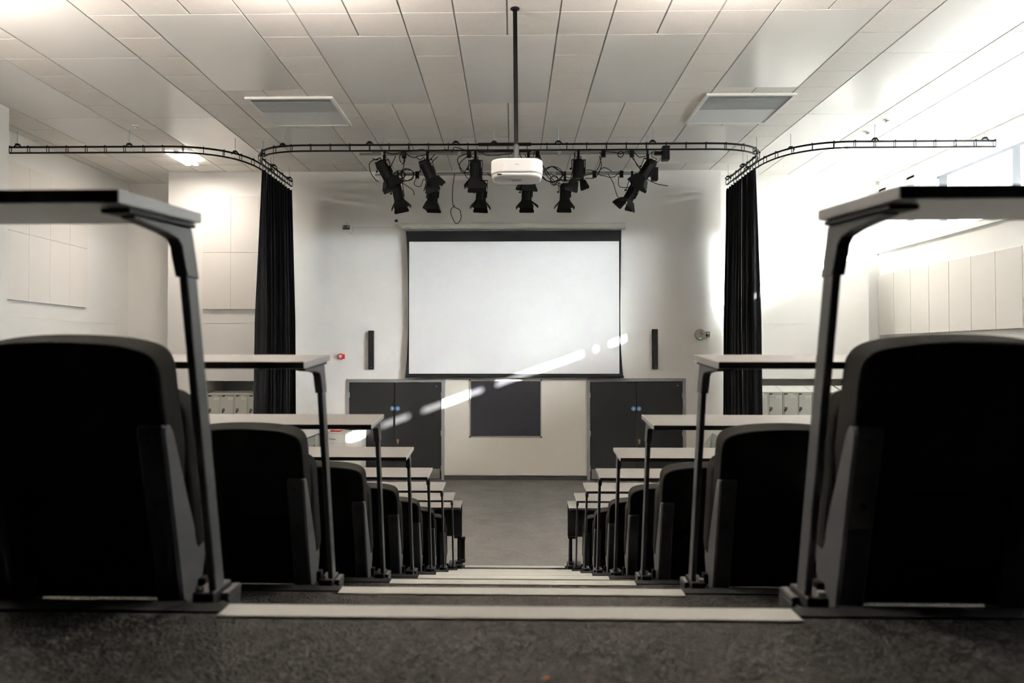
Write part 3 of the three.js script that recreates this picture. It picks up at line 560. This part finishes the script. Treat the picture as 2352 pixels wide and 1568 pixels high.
const TRK = 6.225;
function track(label, pts, hangers, extra) { // two rails joined by brackets, hung on thin rods
  const t = thing('curtain_track', label, 'curtain track', [0, 0, 0], 0, 'black curtain tracks under the ceiling');
  const path = new THREE.CurvePath();
  for (let i = 0; i + 1 < pts.length; i++) {
    const a = pts[i], b = pts[i + 1];
    path.add(b[2] ? new THREE.QuadraticBezierCurve3(V3(a[0], 0, -a[1]), V3(b[2][0], 0, -b[2][1]), V3(b[0], 0, -b[1])) : new THREE.LineCurve3(V3(a[0], 0, -a[1]), V3(b[0], 0, -b[1])));
  }
  const L = path.getLength(), n = Math.round(L / 0.07), sp = path.getSpacedPoints(n);
  const rail = (y, r) => new THREE.TubeGeometry(new THREE.CatmullRomCurve3(sp.map((p) => V3(p.x, y, p.z)), false, 'catmullrom', 0.1), n * 2, r, 8);
  mesh('upper_rail', rail(TRK, 0.017), mat.blackMetal, t); mesh('lower_rail', rail(TRK - 0.1, 0.015), mat.blackMetal, t);
  const k = Math.round(L / 0.34);
  for (let i = 0; i <= k; i++) {
    const u = Math.min(0.998, Math.max(0.002, i / k)), p = path.getPointAt(u), q = path.getTangentAt(u), nx = -q.z, nz = q.x, w = 0.03;
    mesh('bracket', [bar([p.x + nx * w, TRK + 0.004, p.z + nz * w], [p.x + nx * w, TRK - 0.102, p.z + nz * w], 0.006, 6), bar([p.x - nx * w, TRK + 0.004, p.z - nz * w], [p.x - nx * w, TRK - 0.102, p.z - nz * w], 0.006, 6), bar([p.x + nx * w, TRK + 0.012, p.z + nz * w], [p.x - nx * w, TRK + 0.012, p.z - nz * w], 0.011, 6), bar([p.x + nx * w, TRK - 0.102, p.z + nz * w], [p.x - nx * w, TRK - 0.102, p.z - nz * w], 0.006, 6)], mat.blackMetal, t);
  }
  for (const [x, D] of hangers) {
    mesh('rod', bar([x, TRK + 0.05, -D], [x, CEIL + 0.005, -D], 0.0065), mat.galv, t);
    mesh('clamp', [rbox(x - 0.03, x + 0.03, TRK + 0.03, TRK + 0.062, -D - 0.025, -D + 0.025, 0.006), bar([x - 0.065, TRK, -D], [x - 0.03, TRK + 0.045, -D], 0.012, 6), bar([x + 0.065, TRK, -D], [x + 0.03, TRK + 0.045, -D], 0.012, 6)], mat.blackMetal, t);
  }
  for (const g of extra ?? []) mesh('overlap_rail', g, mat.blackMetal, t);
}
track('black curtain track bending back at both ends before the screen', [[-4.57, 15.05], [-4.57, 13.45], [-3.5, 12.42, [-4.6, 12.42]], [3.38, 12.42], [4.43, 13.45, [4.46, 12.42]], [4.43, 15.05]],
  [[-4.5, 13.1], [-4.57, 13.9], [-4.57, 14.9], [-3.95, 12.5], [-2.43, 12.42], [-0.95, 12.42], [0.8, 12.42], [2.4, 12.42], [4.37, 13.05], [4.43, 14.0], [4.43, 14.95], [-0.3, 12.42]],
  [[rbox(-0.57, 0.34, TRK - 0.022, TRK + 0.024, -12.46, -12.4, 0.006)], [rbox(-0.57, 0.34, TRK - 0.13, TRK - 0.088, -12.46, -12.4, 0.006)]]);
track('black curtain track on the side away from windows, crossing the recess', [[-8.69, 12.45], [-5.9, 12.45], [-4.72, 13.7, [-4.76, 12.5]], [-4.72, 15.0]], [[-8.55, 12.45], [-6.6, 12.45], [-4.95, 12.95], [-4.72, 14.2]]);
track('black curtain track on the window side, ending at the windows', [[8.12, 12.35], [5.75, 12.35], [4.58, 13.7, [4.62, 12.4]], [4.58, 15.0]], [[7.95, 12.35], [6.12, 12.35], [4.9, 12.85], [4.58, 14.2]]);

// ------------------------------------------------------------------ lighting bars and stage lanterns
const BAR = 6.2;
function lightBar(D, x0, x1, rods, boxes, runs, end, label) {
  const t = thing('lighting_bar', label, 'lighting bar', [0, 0, -D], 0, 'horizontal lighting bars over the stage');
  mesh('pipe', bar([x0, BAR, 0], [x1, BAR, 0], 0.024, 12), mat.pipe, t);
  mesh('trunking', rbox(x0 + 0.22, x1 - 0.1, BAR + 0.03, BAR + 0.055, -0.03, 0.0, 0.004), mat.grid, t);
  for (const x of rods) { mesh('rod', bar([x, BAR, 0], [x, CEIL + 0.005, 0], 0.0065), mat.galv, t); mesh('clamp', rbox(x - 0.03, x + 0.03, BAR - 0.035, BAR + 0.04, -0.03, 0.03, 0.006), mat.galv, t); }
  for (const x of boxes) mesh('socket', [rbox(x - 0.036, x + 0.036, BAR - 0.055, BAR + 0.045, 0.02, 0.09, 0.008), cyl(0.034, 0.045, 0.03, 14).translate(x, BAR - 0.068, 0.055)], mat.lampBlack, t);
  mesh('dimmer_box', [rbox(end - 0.06, end + 0.06, BAR - 0.14, BAR + 0.11, -0.08, 0.08, 0.008), rbox(end - 0.2, end - 0.05, BAR - 0.04, BAR + 0.02, -0.04, 0.04, 0.006)], mat.lampBlack, t);
  for (const r of runs) mesh('cable', tube(r.map(([x, y, z = 0.05]) => V3(x, BAR + y, z)), 0.0075, r.length * 8, 5), mat.lampBlack, t);
}
function wander(x0, x1, drop, n, wob = 0.03) { const o = []; for (let i = 0; i <= n; i++) { const u = i / n; o.push([x0 + (x1 - x0) * u + rr(-wob, wob), -drop * 4 * u * (1 - u) * rr(0.7, 1.2) + rr(-wob, wob) * 0.6 + 0.03 * (1 - 4 * u * (1 - u)), rr(0.02, 0.07)]); } return o; }
function loop(x, y, r, turns, sx = 1) { const o = []; for (let i = 0; i <= turns * 8; i++) { const a = i / 8 * 2 * Math.PI + x; o.push([x + Math.cos(a) * r * sx * rr(0.75, 1.15), y + Math.sin(a) * r * rr(0.8, 1.15), 0.04 + i * 0.004]); } return o; }
lightBar(12.9, -2.7, 2.66, [-2.28, -0.92, 0.05, 0.85, 2.42], [-1.9, -0.75, 0.46, 1.62, 2.12], [
  wander(-2.25, -1.9, 0.02, 4), wander(-1.9, -1.45, 0.06, 5), wander(-1.87, -1.05, -0.05, 6), loop(-1.93, -0.10, 0.1, 1, 0.5), wander(-1.05, -0.75, -0.09, 4), [[-2.05, -0.05], [-2.15, -0.3], [-2.06, -0.42], [-1.92, -0.28], [-1.9, -0.05]],
  [[-0.75, -0.03], [-0.92, -0.2], [-0.85, -0.36], [-0.72, -0.2], [-0.62, -0.42]], [[-0.75, 0.0], [-0.95, -0.1], [-0.88, -0.3], [-0.76, -0.34], [-0.66, -0.12]], wander(-0.62, 0.05, 0.05, 7), wander(0.12, 0.44, 0.1, 4), [[0.46, -0.05], [0.6, -0.3], [0.78, -0.52], [1.0, -0.55], [1.08, -0.3], [1.12, 0.02]],
  [[0.5, -0.05], [0.62, -0.4], [0.85, -0.6], [1.0, -0.62]], wander(1.15, 1.6, -0.06, 5), [[1.28, -0.42], [1.5, -0.32], [1.58, -0.1], [1.56, 0]], [[1.3, -0.46], [1.48, -0.44], [1.58, -0.25], [1.55, -0.06]], wander(1.62, 2.1, 0.02, 5), loop(1.92, -0.04, 0.05, 1.2), [[2.05, 0], [2.2, -0.2], [2.36, -0.45], [2.55, -0.56], [2.75, -0.6]], [[2.14, -0.1], [2.25, -0.28], [2.4, -0.3]], wander(2.12, 2.5, 0.1, 4),
  [[-2.32, -0.08], [-2.5, -0.16], [-2.5, -0.32], [-2.42, -0.45], [-2.36, -0.5]], [[-1.35, -0.02], [-1.5, -0.16], [-1.62, -0.14], [-1.5, -0.28], [-1.46, -0.46]], [[-1.3, -0.06], [-1.45, -0.2], [-1.58, -0.26], [-1.52, -0.34]]], 2.72, 'pale lighting bar nearer the ceiling projector, carrying six lanterns');
lightBar(14.4, -2.7, 2.7, [-2.27, 0.84, -0.62], [-1.86, 1.63, 2.16], [
  loop(-2.05, -0.03, 0.12, 3.3, 1.1), loop(-2.2, -0.02, 0.08, 2, 1.3), [[-1.86, -0.04], [-1.92, -0.2], [-1.8, -0.25], [-1.72, -0.1], [-1.6, -0.35], [-1.52, -0.45]], loop(-1.6, -0.46, 0.07, 2), wander(-0.95, -0.55, 0.13, 5), wander(-0.5, 0.1, 0.1, 6), loop(0.8, -0.03, 0.15, 3, 1.3), loop(0.84, -0.14, 0.09, 2, 0.8), wander(0.95, 1.4, 0.08, 5), wander(1.2, 1.65, -0.08, 5), wander(1.65, 2.2, 0.08, 6), wander(1.7, 2.0, -0.1, 4),
  [[-1.12, 0.0], [-1.16, -0.3], [-1.15, -0.62], [-1.02, -0.72], [-1.0, -0.9], [-1.1, -0.98], [-1.2, -0.75], [-1.12, -0.62]], [[1.9, -0.02], [2.0, -0.2], [2.08, -0.45], [2.2, -0.58], [2.3, -0.64]], [[2.1, -0.06], [2.12, -0.26], [2.3, -0.28], [2.4, -0.2]], [[-2.3, -0.1], [-2.12, -0.2], [-1.95, -0.32], [-1.92, -0.42]]], 2.82, 'pale lighting bar close to the front wall, carrying six lanterns');

function lantern(label, x, D, roll, pitch, barnTurn, flaps, yaw = 0, drop = 0.28) {
  const t = thing('stage_lantern', label, 'stage light', [x, BAR, -D], 0, 'black stage lanterns with barn doors');
  mesh('clamp', [rbox(-0.022, 0.022, -0.13, 0.05, -0.03, 0.03, 0.006), cyl(0.014, 0.014, 0.07, 8).translate(0, -0.12, 0), bar([0.02, 0.0, 0], [0.06, 0.0, 0], 0.008)], mat.lampBlack, t);
  const head = new THREE.Group(); head.name = 'head'; head.position.set(0, -drop, 0); head.rotation.set(pitch, yaw, roll, 'YZX'); t.add(head);
  // yoke turns with the head only about the upright axis
  const y = new THREE.Group(); y.name = 'yoke'; y.position.set(0, -drop, 0); y.rotation.set(0, yaw, roll * 0.55, 'YZX'); t.add(y);
  mesh('strap', [rbox(-0.125, -0.113, -0.01, drop - 0.115, -0.02, 0.02, 0.003), rbox(0.113, 0.125, -0.01, drop - 0.115, -0.02, 0.02, 0.003), rbox(-0.125, 0.125, drop - 0.13, drop - 0.115, -0.02, 0.02, 0.003)], mat.lampBlack, y);
  mesh('knob', cyl(0.018, 0.018, 0.03, 10).rotateZ(Math.PI / 2).translate(-0.138, 0, 0), mat.lampBlack, y);
  // ribbed body, its axis along -y
  const R = 0.092, ribs = []; for (let i = 0; i < 14; i++) { const a = i / 14 * 2 * Math.PI; ribs.push(box(-0.003, 0.003, -0.15, 0.13, R - 0.004, R + 0.009).rotateY(a)); }
  mesh('body', [cyl(R, R, 0.30, 24).translate(0, -0.01, 0), cyl(R * 0.7, R, 0.03, 24).translate(0, 0.155, 0), cyl(R + 0.008, R + 0.008, 0.02, 24).translate(0, 0.1, 0), ...ribs, rbox(R - 0.01, R + 0.03, -0.1, 0.02, -0.03, 0.03, 0.005)], mat.lampBlack, head);
  mesh('front_ring', [cyl(R + 0.012, R + 0.012, 0.025, 28).translate(0, -0.165, 0), new THREE.TorusGeometry(R, 0.012, 8, 28).rotateX(Math.PI / 2).translate(0, -0.18, 0)], mat.lampBlack, head);
  mesh('lens', new THREE.SphereGeometry(0.14, 20, 6, 0, 6.3, 0, 0.65).rotateX(Math.PI).translate(0, -0.06, 0), mat.lens, head);
  flaps.forEach((a, i) => {
    if (a === null) return;
    const wide = i % 2 === 0, b = wide ? 0.098 : 0.07, o = wide ? 0.15 : 0.115, l = wide ? 0.2 : 0.17, c = 0.03;
    const f = ext(poly([[-b, 0], [b, 0], [o, -l + c], [o - c * 0.4, -l], [-o + c * 0.4, -l], [-o, -l + c]]), 0.0035).translate(0, 0, -0.0017);
    mesh('barn_door', f.rotateX(-a).translate(0, -0.185, 0.1).rotateY(i * Math.PI / 2 + barnTurn), mat.lampBlack, head);
  });
  mesh('tail', tube([[0.02, 0.16, 0], [0.04, 0.22, 0.02], [-0.04, 0.2, 0.05], [-0.09, 0.26, 0.04]], 0.007, 16), mat.lampBlack, head);
  mesh('safety_wire', tube([[0.03, -0.02, 0], [0.06, -0.1, 0.03], [0.04, -0.2, 0.03], [0.0, -drop + 0.1, 0.02]], 0.003, 12, 4), mat.galv, t);
}
const F5 = [0.5, 0.45, 0.5, 0.45];
const bx = (px, D) => (px - 1175) * D / 1678;
lantern('stage lantern tilted steeply at the wall end of the outer bar', bx(881, 12.9), 12.9, 0.50, 0.0, 0.45, [0.35, 0.3, 0.4, 0.55], 0.1);
lantern('tilted stage lantern, second along the outer bar from the socket plate', bx(981, 12.9), 12.9, 0.44, 0.0, 0.35, [0.3, 0.35, 0.45, 0.65], 0.05);
lantern('upright stage lantern with splayed flaps just before the projector', bx(1092, 12.9), 12.9, 0.0, -0.1, 0.0, [0.1, 0.75, 0.25, 0.6]);
lantern('stage lantern mostly hidden behind the white ceiling projector, outer bar', bx(1214, 12.9), 12.9, -0.1, 0.2, 0.3, F5, 0, 0.3);
lantern('upright stage lantern with open side flaps just past the projector', bx(1329, 12.9), 12.9, -0.04, -0.12, 0.62, [null, 0.45, 0.5, 0.45]);
lantern('stage lantern tilted towards the projector at the dimmer box end', bx(1488, 12.9), 12.9, -0.58, 0.0, -0.35, [0.3, 0.4, 0.5, 0.3], -0.1);
lantern('stage lantern tilted on the inner bar at the socket plate end', bx(912, 14.4), 14.4, 0.24, -0.05, 0.15, [0.45, 0.6, 0.45, 0.6], 0, 0.36);
lantern('stage lantern hanging on the inner bar beside a looped cable', bx(994, 14.4), 14.4, -0.06, -0.02, -0.12, [0.45, 0.35, 0.45, 0.2], 0, 0.36);
lantern('stage lantern with wide flaps hanging on the inner bar before the projector', bx(1105, 14.4), 14.4, -0.05, -0.05, 0.0, [0.5, 0.65, 0.45, 0.65], 0, 0.36);
lantern('stage lantern showing only its lower half under the projector', bx(1210, 14.4), 14.4, -0.02, -0.05, -0.05, [0.5, 0.9, 0.45, 0.65], 0, 0.36);
lantern('stage lantern hanging straight on the inner bar past the projector', bx(1298, 14.4), 14.4, -0.03, -0.05, -0.02, [0.5, 0.6, 0.45, 0.65], 0, 0.36);
lantern('stage lantern with twisted flaps tilted at the end of the inner bar', bx(1452, 14.4), 14.4, -0.5, -0.02, 0.75, [0.5, 0.45, 0.6, 0.7], 0, 0.36);

// ------------------------------------------------------------------ ceiling projector
{
  const t = thing('projector', 'white ceiling projector hanging on a long black pole', 'projector', [0.06, 0, -8.1]);
  const y0 = 4.59, y1 = 4.775, w = 0.283, d = 0.225;
  const top = rectShape(-w, w, -d, d, 0.15);
  mesh('upper_case', ext(top, y1 - y0 - 0.03, 0.018, 5, 20).rotateX(-Math.PI / 2).translate(0, y0 + 0.03, 0), mat.whitePlastic, t);
  const low = rectShape(-w + 0.012, w - 0.012, -d + 0.012, d - 0.02, 0.14);
  mesh('lower_case', ext(low, 0.05, 0.022, 5, 20).rotateX(-Math.PI / 2).translate(0, y0 - 0.012, 0), mat.whitePlastic, t);
  mesh('lens_barrel', cyl(0.05, 0.055, 0.06, 24).rotateX(Math.PI / 2).translate(0.1, y0 + 0.09, -d - 0.02), mat.blackMetal, t);
  mesh('vent', rbox(-0.215, -0.165, y0 + 0.005, y0 + 0.017, d - 0.03, d - 0.012, 0.002), mat.screenBlack, t);
  mesh('foot', [cyl(0.012, 0.012, 0.02, 10).translate(-0.19, y1 + 0.005, 0.02), cyl(0.012, 0.012, 0.02, 10).translate(0.19, y1 + 0.005, 0.02)], mat.whitePlastic, t);
  mesh('rating_label', [box(-0.07, 0.05, y0 - 0.0135, y0 - 0.0115, 0.04, 0.06), box(-0.05, 0.05, y0 - 0.0135, y0 - 0.0115, -0.02, 0.02)], mat.grid, t);
  mesh('bracket', [rbox(-0.1, 0.1, y1 - 0.005, y1 + 0.012, -0.1, 0.1, 0.004), rbox(-0.16, -0.1, y1, y1 + 0.01, -0.02, 0.02, 0.003)], mat.blackMetal, t);
  mesh('pole', bar([-0.005, y1, 0], [-0.02, CEIL - 0.01, 0], 0.024, 16), mat.shell, t);
  mesh('pole_sleeve', [bar([-0.005, y1, 0], [-0.007, y1 + 0.2, 0], 0.030, 16)], mat.darkMetal, t);
  mesh('ceiling_plate', [cyl(0.05, 0.05, 0.012, 20).translate(-0.02, CEIL - 0.006, 0)], mat.blackMetal, t);
  const c = document.createElement('canvas'); c.width = 256; c.height = 64; const g = c.getContext('2d'); g.fillStyle = '#e6e8e8'; g.fillRect(0, 0, 256, 64); g.fillStyle = '#4a4d52'; g.font = 'bold 44px sans-serif'; g.textAlign = 'center'; g.textBaseline = 'middle'; g.fillText('EPSON', 128, 34);
  const tx = new THREE.CanvasTexture(c); tx.colorSpace = THREE.SRGBColorSpace;
  mesh('maker_name', box(-0.034, 0.034, y0 + 0.105, y0 + 0.122, d - 0.001, d + 0.0006), S({ map: tx, roughness: 0.5 }), t);
}

// ------------------------------------------------------------------ ceiling fittings
function grille(x0, x1, D0, D1, label) {
  const t = thing('air_grille', label, 'air grille', [(x0 + x1) / 2, CEIL, -(D0 + D1) / 2], 0, 'square air grilles in the ceiling'), w = (x1 - x0) / 2, d = (D1 - D0) / 2, f = 0.05;
  mesh('frame', [rbox(-w, w, -0.035, 0.0, d - f, d, 0.006), rbox(-w, w, -0.035, 0.0, -d, -d + f, 0.006), rbox(-w, -w + f, -0.035, 0.0, -d + f, d - f, 0.006), rbox(w - f, w, -0.035, 0.0, -d + f, d - f, 0.006)], mat.wall, t);
  mesh('backing', box(-w + f, w - f, -0.006, -0.002, -d + f, d - f), mat.grilleIn, t);
  for (const [za, zb, tilt] of [[0.002, d - f, 0.6], [-d + f, -0.002, -0.35]]) {
    const sl = []; const n = 22; for (let i = 0; i < n; i++) { const z = za + (zb - za) * (i + 0.5) / n; sl.push(box(-w + f, w - f, -0.0012, 0.0012, -0.012, 0.012).rotateX(tilt).translate(0, -0.02, z)); }
    const m = mesh('louvre', sl, mat.grille, t); m.userData.kind = 'stuff';
  }
}
grille(-4.01, -2.68, 10.84, 12.19, 'square white air grille in the ceiling away from the windows');
grille(2.89, 4.23, 10.81, 12.18, 'square white air grille in the ceiling on the window side');
function fluorescent(x0, x1, D0, D1, label) {
  const t = thing('fluorescent_light', label, 'ceiling light', [(x0 + x1) / 2, CEIL, -(D0 + D1) / 2], 0, 'lit twin-tube ceiling lights'), w = (x1 - x0) / 2, d = (D1 - D0) / 2;
  mesh('spine', rbox(-0.05, 0.05, -0.06, 0, -d, d + 0.02, 0.006), mat.whitePlastic, t);
  mesh('end_cap', rbox(-w, w, -0.05, -0.03, d - 0.02, d + 0.01, 0.004), mat.whitePlastic, t);
  for (const s of [-1, 1]) {
    mesh('tube', rbox(s * w, s * (w - 0.105), -0.098, -0.07, -d, d, 0.012, 3), mat.tubeGlow, t);
    const l = new THREE.RectAreaLight(new THREE.Color().setRGB(1, 0.9, 0.81), 50, 0.1, 2 * d); l.name = 'tube_glow';
    l.position.set(s * (w - 0.052), -0.101, 0); l.rotation.x = -Math.PI / 2; t.add(l);
  }
}
fluorescent(-6.51, -6.25, 13.75, 14.45, 'lit twin-tube light on the ceiling away from the windows');
fluorescent(6.12, 6.36, 13.62, 14.28, 'lit twin-tube light on the ceiling by the windows');
function added_uplight(x, D, power, label) { // trough added to brighten the ceiling, unseen over the seating outside the frame
  const t = thing('added_uplight', label, 'ceiling light', [x, CEIL - 0.42, -D], 0, 'added lights above the seating');
  mesh('trough', [rbox(-0.11, 0.11, -0.04, -0.02, -0.75, 0.75, 0.006), rbox(-0.11, -0.098, -0.03, 0.015, -0.75, 0.75, 0.004), rbox(0.098, 0.11, -0.03, 0.015, -0.75, 0.75, 0.004)], mat.whitePlastic, t);
  mesh('tube', rbox(-0.09, 0.09, -0.012, 0.0, -0.72, 0.72, 0.004), mat.tubeGlow, t);
  for (const z of [-0.6, 0.6]) mesh('wire', bar([0, -0.02, z], [0, 0.42, z], 0.003), mat.galv, t);
  const l = new THREE.RectAreaLight(new THREE.Color().setRGB(1, 0.9, 0.81), power, 0.18, 1.44); l.name = 'tube_glow'; l.position.y = 0.006; l.rotation.x = Math.PI / 2; t.add(l);
}
for (const [x, p, w] of [[-6.0, 220, 'away from the windows'], [-2.2, 120, 'on the far side of the aisle'], [2.2, 120, 'on the window side of the aisle'], [6.0, 30, 'by the windows']]) added_uplight(x, 5.8, p * 3.6, `added unseen light over the seats ${w}`);
function detector(x, D, label, r = 0.055) {
  const t = thing('smoke_detector', label, 'detector', [x, CEIL, -D]);
  mesh('base', cyl(r, r * 1.08, 0.018, 24).translate(0, -0.009, 0), mat.whitePlastic, t);
  mesh('chamber', [cyl(r * 0.55, r * 0.5, 0.03, 20).translate(0, -0.032, 0), cyl(r * 0.75, r * 0.75, 0.008, 20).translate(0, -0.05, 0)], mat.whitePlastic, t);
  mesh('slot', cyl(r * 0.58, r * 0.58, 0.008, 20).translate(0, -0.026, 0), mat.lockerLock, t);
}
detector(-6.36, 12.2, 'white smoke detector on a tile above the track over the recess');
detector(6.19, 12.08, 'white round detector on the ceiling nearest the windows');
detector(6.2, 12.75, 'white smoke detector just above the window-side track');

renderer.render(scene, camera);
